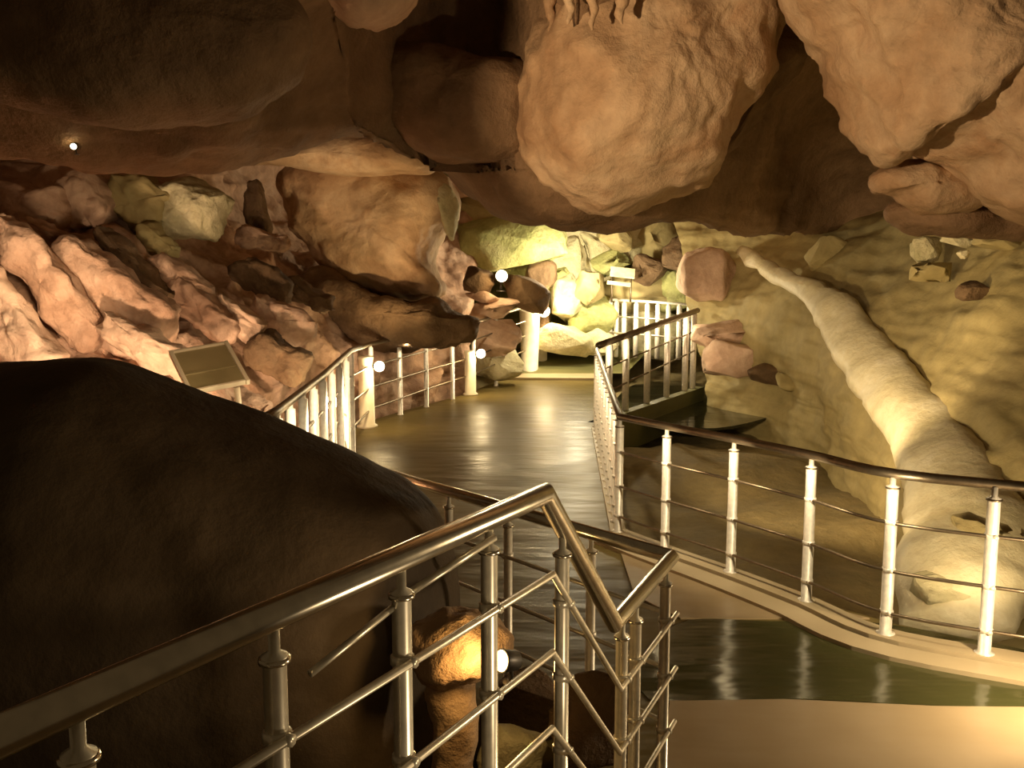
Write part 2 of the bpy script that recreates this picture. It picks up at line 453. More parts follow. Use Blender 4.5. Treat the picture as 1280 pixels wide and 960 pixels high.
# --- left wall: striped bedrock slope
def lfn(q):
    s = q.x*.62 - q.z*.9 + .25*q.y
    w = s*2.6 + 1.1*noise.noise(q*.7)
    st = abs(math.sin(w))**.5
    return .16*(st-.6) + .10*ridged(q*1.5, 4) + .05*fbm(q*4, 3)
rows = [[(-900,150,5.5),(-300,150,8),(0,150,10.5),(200,160,12),(330,170,16.5),(470,200,18.5),(600,230,19)],
        [(-900,260,5),(-300,235,7.4),(0,225,9.6),(200,235,11),(335,255,16),(470,300,17.5),(600,310,18.5)],
        [(-900,420,4.6),(-300,340,6.6),(0,310,8.4),(200,330,9.8),(330,350,11.6),(470,370,14.6),(600,375,18)],
        [(-900,600,4.3),(-300,470,6.0),(0,420,7.4),(200,430,8.6),(330,440,9.9),(470,430,13),(600,425,17.4)],
        [(-900,900,4.0),(-300,640,5.2),(0,560,6.2),(200,550,7.2),(330,540,8.8),(440,530,11.6),(590,478,16.6)],
        [(-900,1300,3.6),(-300,860,4.6),(0,760,5.6),(200,700,6.6),(330,640,8.2),(440,600,11.2),(590,510,16.4)]]
patch('wall_left', rows, 230, 150, M['slope'], lfn)

# --- back wall behind the far rocks
rows = [[(420,120,22),(560,150,22),(700,170,22.5),(850,180,22),(1000,190,20),(1150,190,18)],
        [(420,260,21),(560,270,21.5),(700,280,22),(850,290,21.5),(1000,290,19),(1150,290,17)],
        [(420,360,20.5),(560,360,21),(700,360,21.5),(850,360,21),(1000,360,19),(1150,360,17)],
        [(420,470,20),(560,470,20.5),(700,450,21),(850,450,20.5),(1000,450,18.6),(1150,450,17)]]
patch('wall_back', rows, 120, 80, M['green'], lambda q: .35*ridged(q*.8, 4))

# --- right wall: long olive bank that climbs to the right
def rfn(q): return .14*fbm(q*.6, 5) + .05*fbm(Vector((q.x*.8, q.y*.8, q.z*5)), 3)
rows = [[(830,255,19),(930,255,17.5),(1040,250,16),(1160,245,13.5),(1300,230,10.5),(1520,200,8),(2000,150,6)],
        [(850,300,18),(940,305,16.5),(1040,305,14.5),(1160,305,12),(1300,300,9.4),(1520,290,7.2),(2000,270,5.4)],
        [(860,360,17.2),(950,370,15.2),(1040,380,13),(1160,390,10.4),(1300,400,8.2),(1520,420,6.4),(2000,450,4.9)],
        [(870,420,16.6),(960,435,14.4),(1050,455,11.8),(1160,480,9.2),(1300,510,7.2),(1520,560,5.7),(2000,620,4.5)],
        [(880,465,16.2),(985,490,13.8),(1070,535,10.6),(1165,590,7.8),(1290,650,6.0),(1520,720,5.0),(2000,800,4.1)],
        [(885,490,15.8),(1000,520,13.2),(1085,580,9.8),(1160,690,6.6),(1290,790,5.2),(1520,860,4.5),(2000,960,3.8)],
        [(885,540,15.6),(1000,580,13.0),(1085,680,9.6),(1160,840,6.3),(1290,940,5.0),(1520,1010,4.3),(2000,1100,3.6)]]
patch('wall_right', rows, 200, 150, M['olive'], rfn)
# wall behind / left of the viewer side, well outside the frame

# ================================================================== HANGING ROCKS
def pit(q):
    v = noise.voronoi(q*1.6)[0][0]
    return -.16*max(0, .32-v)/.32*max(0, noise.noise(q*.8)+.25)
blob('hanging_rock', [(668,8),(700,-70),(820,-120),(950,-110),(985,-30),(962,40),(952,110),(925,160),(912,205),(880,245),(800,262),(700,250),(655,200),(636,130),(640,85)],
     7.9, 1.15, M['tan'], .17, 1.15, 'broad tan rock bulging from the cave roof over the walkway', 'rock', p=2.0, seg=140, rings=40, dz=.05, seed=2, extra=lambda q: pit(q)*.5+.02*fbm(q*6,3))
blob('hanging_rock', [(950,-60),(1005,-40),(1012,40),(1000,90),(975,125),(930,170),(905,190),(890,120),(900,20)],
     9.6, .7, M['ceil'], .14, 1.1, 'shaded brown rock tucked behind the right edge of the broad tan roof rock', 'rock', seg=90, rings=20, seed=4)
blob('hanging_rock', [(985,-40),(1040,-110),(1250,-190),(1500,-160),(1560,60),(1480,240),(1330,285),(1250,262),(1200,200),(1150,172),(1130,195),(1105,200),(1078,175),(1058,120),(1040,60),(1020,25)],
     6.5, 1.0, M['tan'], .15, 1.2, 'largest pale roof rock filling the upper right corner', 'rock', p=2.2, seg=150, rings=40, seed=7, extra=lambda q: pit(q)*.9+.02*fbm(q*6,3))
blob('hanging_rock', [(1088,222),(1105,205),(1150,200),(1200,215),(1230,240),(1215,265),(1150,268),(1120,245),(1098,240)], 7.0, .32, M['tan'], .06, 2.5,
     'rounded tan knob under the largest roof rock, beside the dark hollow', 'rock', seg=80, rings=16, seed=9)
blob('hanging_rock', [(1115,262),(1150,252),(1230,255),(1330,250),(1400,275),(1330,305),(1220,296),(1140,290),(1118,278)], 7.3, .35, M['ceil'], .07, 2.0,
     'low brown rock at the very bottom of the upper right roof rocks', 'rock', seg=80, rings=16, seed=11)
blob('hanging_rock', [(345,-10),(380,-60),(480,-70),(520,-20),(505,20),(470,38),(425,28),(385,22),(360,8)], 6.4, .5, M['pink'], .08, 2.2,
     'pinkish lit rock at the top edge of the photo, left of the dark roof hollow', 'rock', seg=80, rings=18, seed=13)
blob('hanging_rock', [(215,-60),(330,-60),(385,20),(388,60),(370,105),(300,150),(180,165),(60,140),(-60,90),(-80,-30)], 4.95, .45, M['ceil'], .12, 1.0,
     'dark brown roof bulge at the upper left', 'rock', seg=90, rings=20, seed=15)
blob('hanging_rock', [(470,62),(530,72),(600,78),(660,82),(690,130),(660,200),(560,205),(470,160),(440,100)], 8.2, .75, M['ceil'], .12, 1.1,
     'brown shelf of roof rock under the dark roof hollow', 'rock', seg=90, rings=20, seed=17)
# small stalactites at the upper edge
for i, (x, y0, y1, w, lab) in enumerate(((688,-20,42,17,'short stalactite at the left end of the row on the broad tan roof rock'),
        (712,-20,30,16,'shortest stalactite of the row on the broad tan roof rock'),
        (741,-20,38,15,'slim stalactite in the middle of the row on the broad tan roof rock'),
        (776,-25,30,22,'stoutest stalactite at the right end of the row, above the rusty streak'))):
    b = MB(); n = 14; dd = 7.15 if i == 0 else 6.6
    pts = [D(x + 2*math.sin(k*.8+i), y0+(y1-y0)*k/(n-1), dd) for k in range(n)]
    b.tube(pts, [w/F*dd*(.5*(1-.75*(k/(n-1))**1.4)+.05*math.sin(k*1.7+i)) if k < n-1 else .008 for k in range(n)], 14)
    tag(b.build('stalactite', M['tan']), lab, 'stalactite', 'stalactites on the roof rock')

# ================================================================== ROCKS
# big dark mound behind the nearest handrail
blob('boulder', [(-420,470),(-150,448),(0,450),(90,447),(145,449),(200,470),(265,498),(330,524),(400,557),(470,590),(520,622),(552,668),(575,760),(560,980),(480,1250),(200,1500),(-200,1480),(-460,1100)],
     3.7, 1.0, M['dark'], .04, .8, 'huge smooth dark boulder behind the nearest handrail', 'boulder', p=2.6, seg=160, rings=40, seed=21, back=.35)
# tan rock mass left of the far cave
blob('rock', [(352,215),(395,192),(450,186),(520,200),(556,222),(566,262),(556,292),(540,330),(552,368),(500,378),(450,366),(412,335),(386,305),(362,285),(356,250)], 14.0, .9, M['tan'], .16, 1.0,
     'large tan rock mass with a green foot, left of the lit far cave', 'rock', p=2.6, seg=120, rings=28, seed=23)
blob('rock', [(304,203),(345,184),(400,168),(470,164),(525,178),(545,212),(500,218),(430,222),(370,214),(335,208)], 13.0, .6, M['tan'], .07, 1.3,
     'flat tan ledge with a pointed left tip under the dark roof', 'rock', seg=90, rings=18, seed=25)
blob('rock', [(508,222),(540,222),(566,236),(574,268),(566,300),(556,280),(554,250),(536,236)], 13.6, .35, M['pale'], .05, 2, 'thin pale rock edge beside the dark hole right of the tan mass', 'rock', seg=70, rings=14, seed=26)
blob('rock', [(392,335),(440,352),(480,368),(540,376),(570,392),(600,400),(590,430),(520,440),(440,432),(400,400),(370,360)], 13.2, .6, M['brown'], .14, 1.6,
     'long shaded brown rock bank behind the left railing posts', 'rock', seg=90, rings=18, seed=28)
# left slope slabs and boulders
def slab_rock(x, y, l, w, ang, d, mat, label, seed, tk=.22, amp=.05):
    a = math.radians(ang); ca, sa = math.cos(a), math.sin(a); rnd = random.Random(seed)
    out = []
    for k in range(12):
        t = 2*math.pi*k/12; c_, s_ = math.cos(t), math.sin(t)
        u = l*.53*math.copysign(abs(c_)**.7, c_)*rnd.uniform(.86,1.08); v_ = w*.64*math.copysign(abs(s_)**.7, s_)*rnd.uniform(.8,1.1)
        out.append((x+u*ca-v_*sa, y+u*sa+v_*ca))
    return blob('rock_slab', out, d, tk, mat, amp, 2.2, label, 'rock', p=3.2, seg=72, rings=16, seed=seed, extra=lambda q: .05*ridged(q*2.6, 4)+.015*fbm(q*11,3))
S = M['slope']; PK = M['pink']
slab_rock(20,408,170,58,52,7.5,PK,'bright pinkish slab low on the left slope at the dark boulder\'s rim',31)
slab_rock(62,356,230,52,50,7.9,S,'long narrow tan slab slanting down beside the lowest left slab',32)
slab_rock(138,372,185,84,42,8.3,S,'broad smooth tan slab in the middle of the left slope',33,.3)
slab_rock(188,436,150,44,32,7.9,PK,'pink slab just left of the framed board',34)
slab_rock(92,312,150,36,30,8.9,S,'brown slab high on the left slope under the row of round boulders',35)
slab_rock(168,330,140,26,44,8.9,M['brown'],'dark narrow slab between two crevices of the left slope',36)
slab_rock(226,352,90,40,30,9.3,S,'tan slab right of the deepest crevice on the left slope',37)
slab_rock(252,386,110,46,38,9.2,S,'tan slab above the framed board',38)
slab_rock(300,398,90,34,35,9.4,PK,'small pink slab right above the framed board',39)
slab_rock(352,400,100,46,25,9.9,S,'tan slab sloping towards the crowded left railing posts',40)
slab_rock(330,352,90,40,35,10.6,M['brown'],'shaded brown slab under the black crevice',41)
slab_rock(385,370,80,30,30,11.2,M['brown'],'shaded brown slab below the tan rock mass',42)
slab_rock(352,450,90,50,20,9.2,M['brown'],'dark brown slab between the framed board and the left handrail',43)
slab_rock(300,500,90,30,28,7.2,S,'tan slab under the framed board\'s leg',44)
slab_rock(40,262,110,60,12,9.6,S,'tan rounded rock at the left end of the row under the dark roof',45,.4)
slab_rock(108,252,80,58,25,9.9,PK,'pale rock second from the left in the row under the dark roof',46,.4)
slab_rock(180,256,95,66,20,10.2,M['olive'],'olive brown rock third in the row under the dark roof',47,.4)
slab_rock(236,262,96,72,10,10.4,M['pale'],'rounded yellow boulder at the right end of the row under the dark roof',48,.5)
slab_rock(200,305,60,34,40,9.7,M['olive'],'small olive rock under the yellow boulder',49)
slab_rock(322,262,34,70,-10,12.0,M['brown'],'upright brown rock beside the black crevice',50)
slab_rock(330,300,70,28,18,11.6,S,'small tan rock at the foot of the upright brown rock',51)
# rocks beside the far lamps
hr = hull_rock
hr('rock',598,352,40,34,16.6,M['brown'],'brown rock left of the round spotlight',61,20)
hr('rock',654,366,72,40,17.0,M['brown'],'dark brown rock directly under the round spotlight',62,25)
hr('rock',618,386,70,26,16.4,PK,'flat pink rock below the dark one at the far lamps',63,-8)
hr('rock',606,372,50,16,16.5,S,'thin brown slab on top of the flat pink rock',64,20)
hr('rock',620,420,66,52,16.6,PK,'large pink rock behind the last left railing bars',65,5)
hr('rock',622,455,64,40,16.8,M['pale'],'pale rock at ground level behind the last left railing bars',66,0)
hr('rock',672,395,40,50,19.2,M['brown'],'rusty brown rock right behind the brightest lamp post',67,0)
# far green and pale rocks
far = [(632,308,135,80,19.0,'green','large smooth green rock above the round spotlight'),
 (600,272,90,50,19.2,'olive','olive rock wedged under the roof at the left end of the far cave'),
 (660,335,70,60,19.6,'green','green rock just right of the round spotlight'),
 (715,292,80,48,20.0,'pale','pale rock under the roof above the far path'),
 (700,325,62,58,19.6,'pale','pale blocky rock in the upper middle of the far cave'),
 (744,322,66,60,19.8,'pale','pale rock left of the small pale board'),
 (786,300,72,62,19.9,'pale','pale squarish rock above the small pale board'),
 (738,283,50,34,20.4,'green','small green rock in the middle just under the roof'),
 (828,308,60,66,19.8,'olive','olive brown rock right of the pale squarish one'),
 (690,362,60,50,19.3,'green','green rock over the glowing pale block'),
 (712,385,44,78,19.1,'pale','brightest tall pale block at the end of the path'),
 (742,395,56,72,19.2,'green','olive green block beside the brightest tall block'),
 (704,424,70,36,18.9,'pale','low pale rock at the end of the path'),
 (742,428,56,34,19.0,'pale','low pale rock at the corner of the far railing'),
 (800,368,110,56,19.7,'olive','olive mound under the small pale board'),
 (838,352,56,66,19.4,'green','green rock left of the pink boulder'),
 (800,415,110,60,20.0,'pale','pale rock seen through the far railing posts')]
far += [(655,300,60,36,18.8,'pale','pale flake leaning on the smooth green rock'),
 (684,306,44,40,19.0,'green','small dark green rock in the cleft of the upper far cave'),
 (764,330,46,34,19.3,'green','small green rock left of the pale board\'s foot'),
 (812,338,44,36,19.1,'brown','small brown rock right of the pale board'),
 (852,318,44,40,18.8,'brown','small brown rock above the pink boulder'),
 (676,345,40,34,18.7,'brown','small dark rock between the round spotlight and the glowing block'),
 (768,298,40,34,19.2,'olive','small olive rock wedged above the pale board'),
 (738,362,36,40,18.7,'olive','small olive rock leaning on the brightest tall block')]
for i, (x,y,w,h,d,m,l) in enumerate(far):
    hr('rock', x, y, w*1.12, h*1.12, d, M[m], l, 70+i, (i*37) % 30-15, tk=.7)
hr('boulder',884,344,76,66,16.4,PK,'pinkish angular boulder alone at the right of the far cave',101,8,cat='boulder')
hr('rock',906,418,80,40,15.6,PK,'upper pink rock ledge at the right end of the far railing',102,6)
hr('rock',912,448,72,44,15.2,PK,'lower pink rock ledge beside the dark patch of shade',103,4)
hr('rock',962,468,60,26,14.4,M['brown'],'flat brown rock trailing right from the pink ledge',104,12)
hr('rock',990,480,44,22,13.8,M['olive'],'small olive rock at the end of the pink ledge',105,20)
hr('rock',1036,322,60,52,14.2,M['olive'],'dark olive rock in the shadow above the cream flowstone',106,10)
hr('rock',1160,312,40,34,10.8,M['pale'],'pale knobby rock under the lowest roof rock at right',107,0)
hr('rock',1196,298,36,20,10.4,M['pale'],'small pale rock right of the knobby one',108,10)
hr('rock',1204,318,16,11,10.0,M['flow'],'tiny white stone on the right bank',109,0)
hr('rock',1246,302,60,32,9.8,M['olive'],'olive rock under the roof at the right edge',110,5)
hr('rock',1215,364,40,26,9.4,M['brown'],'round brown rock on the right bank',111,0)
hr('rock',1168,340,60,26,10.6,M['olive'],'flat olive rock between the knobby and the round brown one',112,0)

# flowstone ridge down the right bank
def flow(pts, label, lump, seed):
    n = 70; C = cr_line([tuple(D(x, y, d)) + (w/F*d,) for x, y, d, w in pts], n); V = []; f = []; m = 20
    for i in range(n):
        p = np.array(C[i][:3]); w = C[i][3]
        a = np.array(C[max(0,i-1)][:3]); b = np.array(C[min(n-1,i+1)][:3]); t = (b-a)/np.linalg.norm(b-a)
        up = -np.array(EYE-Vector(p)); up = np.array([-.55, -.75, .35]); up -= t*up.dot(t); up /= np.linalg.norm(up)
        s = np.cross(t, up)
        for j in range(m):
            an = 2*math.pi*j/m
            V.append(p + s*math.cos(an)*w/2 + up*math.sin(an)*w*.26)
    for i in range(n-1):
        for j in range(m):
            f.append((i*m+j, (i+1)*m+j, (i+1)*m+(j+1) % m, i*m+(j+1) % m))
    f.append(tuple(range(m))); f.append(tuple((n-1)*m+j for j in range(m))[::-1])
    V = displace(V, f, lambda q: lump*fbm(q*1.6+Vector((seed,0,0)), 4) + lump*.5*ridged(q*3,2))
    tag(link('flowstone', V, f, M['flow']), label, 'rock')
flow([(925,312,16.0,14),(962,338,14.8,18),(1010,362,13.3,26),(1050,400,12.0,52),(1085,450,10.8,66),(1125,500,9.4,76),(1165,555,8.1,92),(1192,615,7.0,120),(1205,680,6.1,150),(1200,735,5.6,150),(1200,790,5.3,120)],
     'long cream flowstone ridge running down the right bank', .06, 3)
hr('rock',1232,690,120,120,5.9,M['olive'],'broad olive rock at the right edge behind the right railing',115,20)
hr('rock',1200,745,130,70,5.5,M['pale'],'pale lump at the foot of the cream flowstone',116,5)

# stalagmite lit from beside, under the stairs
t = empty('stalagmite', D(565, 1010, 3.0)); tag(t, 'pale lumpy stalagmite lit by a spotlight under the front railing', 'stalagmite')
def pillar(cpts, seg=28, n=30, lump=.015):
    C = cr_line([tuple(D(x, y, 3.0)) + (w/2/F*3.0,) for x, y, w in cpts], n); V = []; f = []
    for i in range(n):
        p = C[i]
        for j in range(seg):
            an = 2*math.pi*j/seg
            V.append((p[0]+p[3]*math.cos(an), p[1]+p[3]*math.sin(an), p[2]))
    for i in range(n-1):
        for j in range(seg): f.append((i*seg+j, i*seg+(j+1) % seg, (i+1)*seg+(j+1) % seg, (i+1)*seg+j))
    f.append(tuple(range(seg))[::-1]); f.append(tuple((n-1)*seg+j for j in range(seg)))
    return displace(V, f, lambda q: lump*fbm(q*9, 3)), f
v, f = pillar([(566,1060,76),(566,960,58),(568,910,62),(563,870,66),(566,830,60),(570,812,66)])
link('shaft', v, f, M['tan'], t)
v, f = pillar([(575,855,30),(570,842,76),(572,822,128),(574,800,136),(574,782,116),(566,770,66),(560,765,10)], 40, 36, .03)
link('cap', v, f, M['tan'], t)
hr('rock',640,948,90,80,3.2,M['pale'],'pale stone lit under the lowest rod of the front railing',118,10)
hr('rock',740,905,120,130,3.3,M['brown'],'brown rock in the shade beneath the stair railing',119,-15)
hr('rock',660,720+160,120,90,3.7,M['brown'],'dark rock behind the little spotlight under the stairs',120,10)

# ================================================================== RAILINGS
d1 = (P1-P0).normalized()
def on1(px):                          # point of the first handrail run seen over px
    best = min(np.linspace(-1.0, 1.6, 2000), key=lambda s: abs(proj(P0+d1*s)[0]-px)); return P0+d1*best
def proj(p):
    q = p-EYE; fwd = q.y*CT - q.z*ST; up = q.y*ST + q.z*CT
    return (640+F*q.x/fwd, 480-F*up/fwd)
R1top = [P0-d1*.75, P1, P2, P3]
p1 = [on1(x) for x in (-230, 95, 341, 501, 611)]
s1 = P1.lerp(P2, .22); s2 = P2.lerp(P3, .12); s3 = P2.lerp(P3, .34); s4 = P2.lerp(P3, .88)
side1 = Vector((d1.y, -d1.x, 0))
front = railing('nearest polished steel railing that drops along the stairs', R1top, p1 + [s1, s2, s3, s4], [.5]*5 + [.35, 0.012, 0.012, 0.012], drops=(.212,.424,.636), side=tuple(side1), m_post='satin')
# slanting thin rods between the first handrail and its middle rod
b = MB(); a = on1(604) + side1*.03 + Vector((0,0,-.035)); e = D(512, 741, 1.77)
b.tube([a, e], .0085, 10); b.build('slant_rod', M['rod'], front)
b = MB(); a = D(494, 757, 1.70); e = D(388, 842, 1.50)
b.tube([a, e], .0075, 10); b.build('slant_rod', M['rod'], front)
Qr = lambda k: P3.lerp(Qend, k)
railing('low steel railing that turns back left from the stair corner', [P3, Qend], [Qr(.16), Qr(.36), Qr(.53), Qr(.74), Qr(.97)], 0, drops=(.212,.424,.636), side=(-.67,-.74,0))
# left railing
tops = [(346,514),(362,502),(378,490),(391,479),(403,470),(414,461),(424,453),(432,446),(438,438)]
L1 = [Z(x, y, zr(-.80)) for x, y in tops]
Lfar = [(463,430,12.2),(499,421,13.0),(532,415,13.8),(565,409,14.7),(592,404,15.6),(620,396,16.6),(656,383,18.0)]
L2 = [D(*c) for c in Lfar]
startL = Z(318, 530, zr(-.80))
def pts_floor(L): return [0.0]*len(L)
for p in L2: pass
railing('left railing with a crowd of bright posts along the path to the far lamps', [startL, L1[0], L1[4], L1[8], L2[0], L2[2], L2[4], L2[6]], L1 + L2[:6], 0.0, drops=(.30,.60,.90), r_top=.03, r_post=.036, r_rod=.014, detail=False, m_rod='drkrod', m_top='drkrod')
# right railing: curve from the right edge, then straight away
lst = []
n3 = 17
for k in range(1, n3+1):
    lst.append(R3[-1].lerp(far3, k/n3))
c3 = [Vector(p) for p in cr_line([tuple(p) for p in R3], 22)]
railing('right railing with white lit posts curving in and running far along the path', c3 + [far3], [Z(1244,606,zr(-1.05)), R3[1], R3[2], R3[3], R3[4], R3[5]] + lst, .04, drops=(.27,.54,.78), r_top=.028, r_post=.032, r_rod=.010, detail=True, m_rod='drkrod', m_top='drkrod')
# dark cross rail from the far corner
e5 = D(872, 388, 16.4)
rail5 = [D(748,432,12.6), e5]
px5 = [(762,13.0),(783,13.75),(810,14.4),(835,15.1),(858,15.8),(868,16.2)]
pp = []
for x, _ in px5:
    k = min(np.linspace(0, 1, 800), key=lambda s: abs(proj(rail5[0].lerp(e5, s))[0]-x)); pp.append(rail5[0].lerp(e5, k))
railing('short railing with a dark slanting handrail right of the far corner', rail5, pp, 0.0, drops=(.36,.72), r_top=.05, r_post=.055, r_rod=.014, detail=False, m_top='drkrod', m_rod='drkrod')
plan5 = [(p.x, p.y) for p in (Vector((rail5[0].x-.1, rail5[0].y-.3, 0)), Vector((e5.x+.1, e5.y+.1, 0)))]
strip(plan5, .16, 0, -.6, 0.0, 'trim_8', M['mat'])
a6 = D(763,374.5,19.0); b6 = D(864,381,18.2)
railing('farthest railing with a thin white handrail, before the olive mound', [a6, a6.lerp(b6,.5)+Vector((0,0,.01)), b6], [a6.lerp(b6, k) for k in (.0,.08,.18,.33,.47,.60,.73,.86,.98)], [.35+.0*k for k in range(9)], drops=(.35,.7), r_top=.03, r_post=.055, r_rod=.015, detail=False, m_top='brushed')

# ================================================================== LAMPS
def point(loc, power, col=(1,.72,.38), r=.06, name='lamp light'):
    l = bpy.data.lights.new(name, 'POINT'); l.energy = power; l.color = col; l.shadow_soft_size = r
    o = bpy.data.objects.new(name, l); COL.objects.link(o); o.location = loc; return o
def spot(loc, aim, power, ang, blend=.6, col=(1,.72,.38), r=.06, name='unseen flood'):
    l = bpy.data.lights.new(name, 'SPOT'); l.energy = power; l.color = col; l.shadow_soft_size = r
    l.spot_size = math.radians(ang); l.spot_blend = blend
    o = bpy.data.objects.new(name, l); COL.objects.link(o); o.location = loc
    o.rotation_euler = (Vector(aim)-Vector(loc)).to_track_quat('-Z','Y').to_euler(); return o

def bollard(label, px, ybase, h, w, lamp_px, lamp_py, power, taper=1.0, ball=.07):
    base = Z(px, ybase, 0.0)
    t = empty('lamp_post', base); tag(t, label, 'lamp', 'lamp posts along the left railing')
    b = MB(); b.lathe(base, [(w*.55,0),(w*.55,.03),(w*.42,.05),(w*.42*taper,h-.06),(w*.46*taper,h-.03),(w*.40*taper,h)], 20); b.build('post', M['bollard'], t)
    lp = D(lamp_px, lamp_py, base.y-.06)
    b = MB(); b.tube([Vector((base.x,base.y,lp.z-.02)), Vector((lp.x,lp.y+.03,lp.z))], .022, 8)
    b.lathe(lp+Vector((0,.02,0)), [(.02,-.05),(ball*.8,-.045),(ball*.9,0.0),(ball*.95,.02)], 14, axis=(0.3,-1,-.2)); b.build('lamp_arm', M['lampbody'], t)
    b = MB(); b.lathe(lp, [(ball*.96*math.cos(a), ball*.9*math.sin(a)) for a in np.linspace(0, math.pi/2*.98, 7)], 16, axis=(0.3,-1,-.2)); b.build('lens', M['lens'], t)
    point(lp+Vector((.03,-.14,-.02)), power, (1,.74,.38), .06)
bollard('tall brightest lamp post at the far end of the left railing', 662, 468, 1.38, .42, 680, 389, 95, 1.25, .13)
bollard('cream lamp post just beyond the crowded left posts', 459, 534, .98, .26, 474, 458, 26, .9, .075)
bollard('dim lamp post behind the last spaced posts of the left railing', 588, 494, .78, .24, 601, 442, 26, 1.0, .085)
bollard('lamp post hidden among the crowded left posts', 405, 585, .80, .12, 414, 503, 12, 1.0, .075)
# second, dull post beside the brightest
bb = Z(677, 462, 0.05); b = MB(); b.lathe(bb, [(.12,0),(.12,.9),(.10,.95),(.03,.98)], 16)
tag(b.build('bollard', M['bollard']), 'low dull bollard right beside the brightest lamp post', 'bollard')

bpy.context.view_layer.update()
def roof_pt(px, py, off):             # where a lamp sits on the roof
    c = bpy.data.objects['ceiling']; r = ray(px, py).normalized(); o = EYE - c.location
    ok, p, nrm, _ = c.ray_cast(o, r)
    return (p + c.location - r*off) if ok else D(px, py, 6)
def spotlight(name, label, p, r, aim, lens, power, ang=None, col=(1,.74,.38), base=True):
    t = empty(name, p); tag(t, label, 'lamp')
    ax = Vector(aim).normalized(); b = MB(); b.lathe(p, [(r*.5,-r*1.8),(r*.9,-r*1.6),(r*1.05,-r*.2),(r*1.12,0),(r*1.12,r*.12),(r*.98,r*.12)], 18, axis=ax); b.build('housing', M['lampbody'], t)
    b = MB(); b.lathe(p, [(r*.98*math.cos(a), r*.1+r*.35*math.sin(a)) for a in np.linspace(0, 1.5, 6)], 18, axis=ax); b.build('lens', M[lens], t)
    if base:
        b = MB(); q = p-ax*r; b.tube([q, q+Vector((0,.03,-r*2.4))], r*.22, 8); b.lathe(q+Vector((0,.03,-r*2.6)), [(r*.8,0),(r*.8,r*.2),(r*.3,r*.25)], 14); b.build('bracket', M['lampbody'], t)
    if ang: spot(p+ax*r*1.2, p+ax*3, power, ang, .7, col, r*.6)
    else: point(p+ax*r*1.9, power, col, r*.7)
    return t
spotlight('spotlight', 'round glowing spotlight on the dark rocks below the green rock', D(627,345,16.4), .11, (.1,-1,.05), 'lens', 26)
spotlight('spotlight', 'tiny glowing lamp on the dark roof at upper left', roof_pt(92,183,.03), .020, (.2,-1,-.3), 'lens', .12)
spotlight('spotlight', 'little warm spotlight under the stairs beside the stalagmite', D(628,826,2.78), .036, (-.7,-.5,.2), 'lenswarm', 4.5, None, (1,.62,.22))

# ================================================================== BOARDS
def board(name, label, c, w, h, M3, legs, fr=.03):
    t = empty(name, c+M3 @ Vector((0,.1,-h/2-legs))); tag(t, label, 'sign')
    b = MB(); b.box(c, w, .025, h, M3, .004); pn = b.build('panel', M['board'], t, smooth=False)
    b = MB()
    for sx in (-1,1): b.box(c+M3 @ Vector((sx*w/2,-.01,0)), fr, .045, h+fr, M3, .006)
    for sz in (-1,1): b.box(c+M3 @ Vector((0,-.01,sz*h/2)), w-fr, .042, fr*.7, M3, .006)
    b.build('frame', M['frame'], t, smooth=False)
    b = MB(); b.box(c+M3 @ Vector((0,-.02,-h*.10)), w-fr, .012, .02, M3, .003); b.build('cross_bar', M['board'], t, smooth=False)
    for sx in (-.62,.62):
        b = MB(); p = c+M3 @ Vector((sx*w/2,.03,-h/2)); b.tube([p, p+Vector((0.0,.06,-legs))], .022, 10); b.build('leg', M['frame'], t)
    return t
TL, TR, BL = D(214,443,6.5), None, None
best = None
for d1_ in np.linspace(-.4, .8, 61):
    TRc = D(283,431,6.5+d1_)
    for d2_ in np.linspace(-.6, .3, 46):
        BLc = D(238,492,6.5+d2_)
        e_ = abs((TRc-TL).normalized().dot((BLc-TL).normalized())) + .02*abs(d1_+d2_)
        if best is None or e_ < best[0]: best = (e_, TRc, BLc)
_, TR, BL = best
ex = (TR-TL).normalized(); ez = (TL-BL); ez = (ez - ex*ez.dot(ex)).normalized(); ey = ez.cross(ex).normalized()
M3 = Matrix((ex, ey, ez)).transposed()
cB = (TR+BL)/2; wB = (TR-TL).length; hB = (BL-TL).length
board('information_board', 'tilted framed board with an olive face on the left slope', cB, wB, hB, M3, .28)
c = D(777,345,18.6)
Mx = Matrix.Rotation(math.radians(6),3,'Y') @ Matrix.Rotation(math.radians(-20),3,'X')
t = empty('small_board', c+Vector((0,0,-.5))); tag(t, 'small pale slatted board among the far rocks', 'sign')
b = MB(); b.box(c+Vector((.02,0,.07)), .52, .04, .22, Mx, .01); b.build('panel', M['flow'], t, smooth=False)
b = MB(); b.box(c+Vector((-.06,-.04,-.16)), .50, .05, .08, Mx, .01); b.build('shelf', M['flow'], t, smooth=False)
for sx in (-.2,.2):
    b = MB(); b.tube([c+Vector((sx,.03,.05)), c+Vector((sx,.05,-.55))], .022, 8); b.build('leg', M['drkrod'], t)

# ================================================================== LIGHT
W = (1,.70,.36); PKL = (1,.66,.40); YEL = (1,.85,.56); OL = (1,.74,.40)
# lamp low at the right of the landing: washes the floor, the rails and the right posts
spot((2.62,3.7,.55), (1.7,4.4,.15), 100, 150, .5, (1,.76,.46), .06)
spot((2.2,2.6,1.0), (.1,2.1,1.15), 105, 60, .6, (1,.74,.42), .06)  # added unseen spot for the highlight on the front handrail
spot((.85,1.25,.62), (-.15,1.9,1.05), 32, 60, .6, (1,.76,.46), .05, 'post fill light')  # added unseen light that brightens the front posts
# roof flood above the dark boulder
spot((-1.8,3.2,2.2), (2.0,7,3.5), 760, 52, .32, (1,.70,.40), .05)
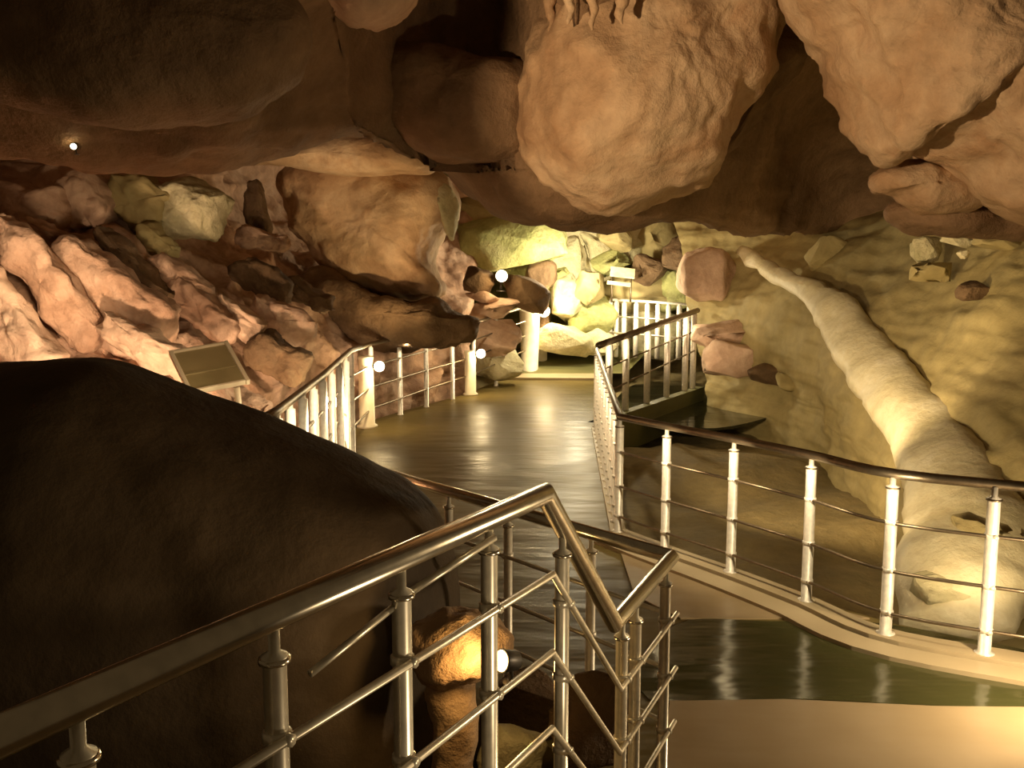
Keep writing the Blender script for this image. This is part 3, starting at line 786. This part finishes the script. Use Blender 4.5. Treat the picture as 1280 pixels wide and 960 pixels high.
# floods hidden behind the dark boulder, aimed over the left slope
spot((-2.6,5.9,.6), (-4.4,8.6,.9), 420, 104, .6, (1,.68,.42), .08)
spot((-2.3,7.6,.4), (-3.6,10.0,.8), 120, 110, .6, (1,.68,.42), .08)
spot((-1.5,4.9,1.7), (-2.3,6.5,1.45), 60, 44, .6, (1,.70,.42), .06)  # added unseen spot that brightens the framed board
spot((-3.4,6.5,2.0), (-5.0,9.8,2.75), 80, 70, .7, (1,.70,.42), .08)  # added unseen spot lifting the row of rocks under the roof
# far cave
point((1.3,17.6,2.2), 300, YEL, .12); point((2.6,18.0,1.4), 90, YEL, .1)
spot((.9,16.6,1.6), (.35,18.1,.9), 40, 40, .5, W, .05)  # added unseen spot to brighten the far lamp post
spot((2.2,12.6,.8), (3.6,16.2,1.8), 120, 60, .6, (1,.72,.46), .08)  # added unseen spot on the front of the pink boulder
# tan mass
spot((-.4,10.6,.5), (-2.75,13.4,3.3), 330, 44, .5, W, .08)
# right bank and flowstone
spot((2.6,4.6,.5), (3.3,6.6,.5), 55, 80, .6, OL, .08)
spot((1.5,8.0,1.1), (5.2,11.2,.35), 430, 88, .5, OL, .1)
spot((1.35,6.4,.8), (4.2,7.4,.5), 130, 80, .6, OL, .08)
# small downlights under the handrails, on the path side
LED = (1,.80,.50)
def leds(P, offs, step, power, drop=.10):
    for i in range(0, len(P)-1, step):
        q = P[i].lerp(P[i+1], .5) if step > 1 else P[i]
        p = q + Vector(offs) + Vector((0,0,-drop))
        spot(p, p - Vector(offs)*1.0 + Vector((0,0,-.16)), power, 150, .5, LED, .02, 'handrail light')
leds(L1, (.26,-.05,0), 2, 26)
leds(L2[:6], (.14,-.22,0), 1, 9)
leds([R3[i] for i in (4,3,2,1,0)], (-.12,-.22,0), 1, 12)
leds(pp, (-.10,-.26,0), 1, 12)
leds(lst, (-.22,-.1,0), 2, 9)

# faint warm ambient fill, added to lift the unlit parts of the cave
w = bpy.data.worlds.new('cave'); sc.world = w; w.use_nodes = True
bg = w.node_tree.nodes['Background']; bg.inputs[0].default_value = (1,.66,.32,1); bg.inputs[1].default_value = .05

cam = bpy.data.cameras.new('camera'); co = bpy.data.objects.new('camera', cam); COL.objects.link(co)
co.location = EYE; co.rotation_euler = (math.pi/2-TH, 0, 0)
cam.sensor_width = 36; cam.lens = F*36/1280; cam.clip_start = .02; cam.clip_end = 200
sc.camera = co
sc.view_settings.view_transform = 'Standard'; sc.view_settings.look = 'None'
sc.view_settings.exposure = 0.0; sc.view_settings.gamma = 1.0; sc.view_settings.use_curve_mapping = False
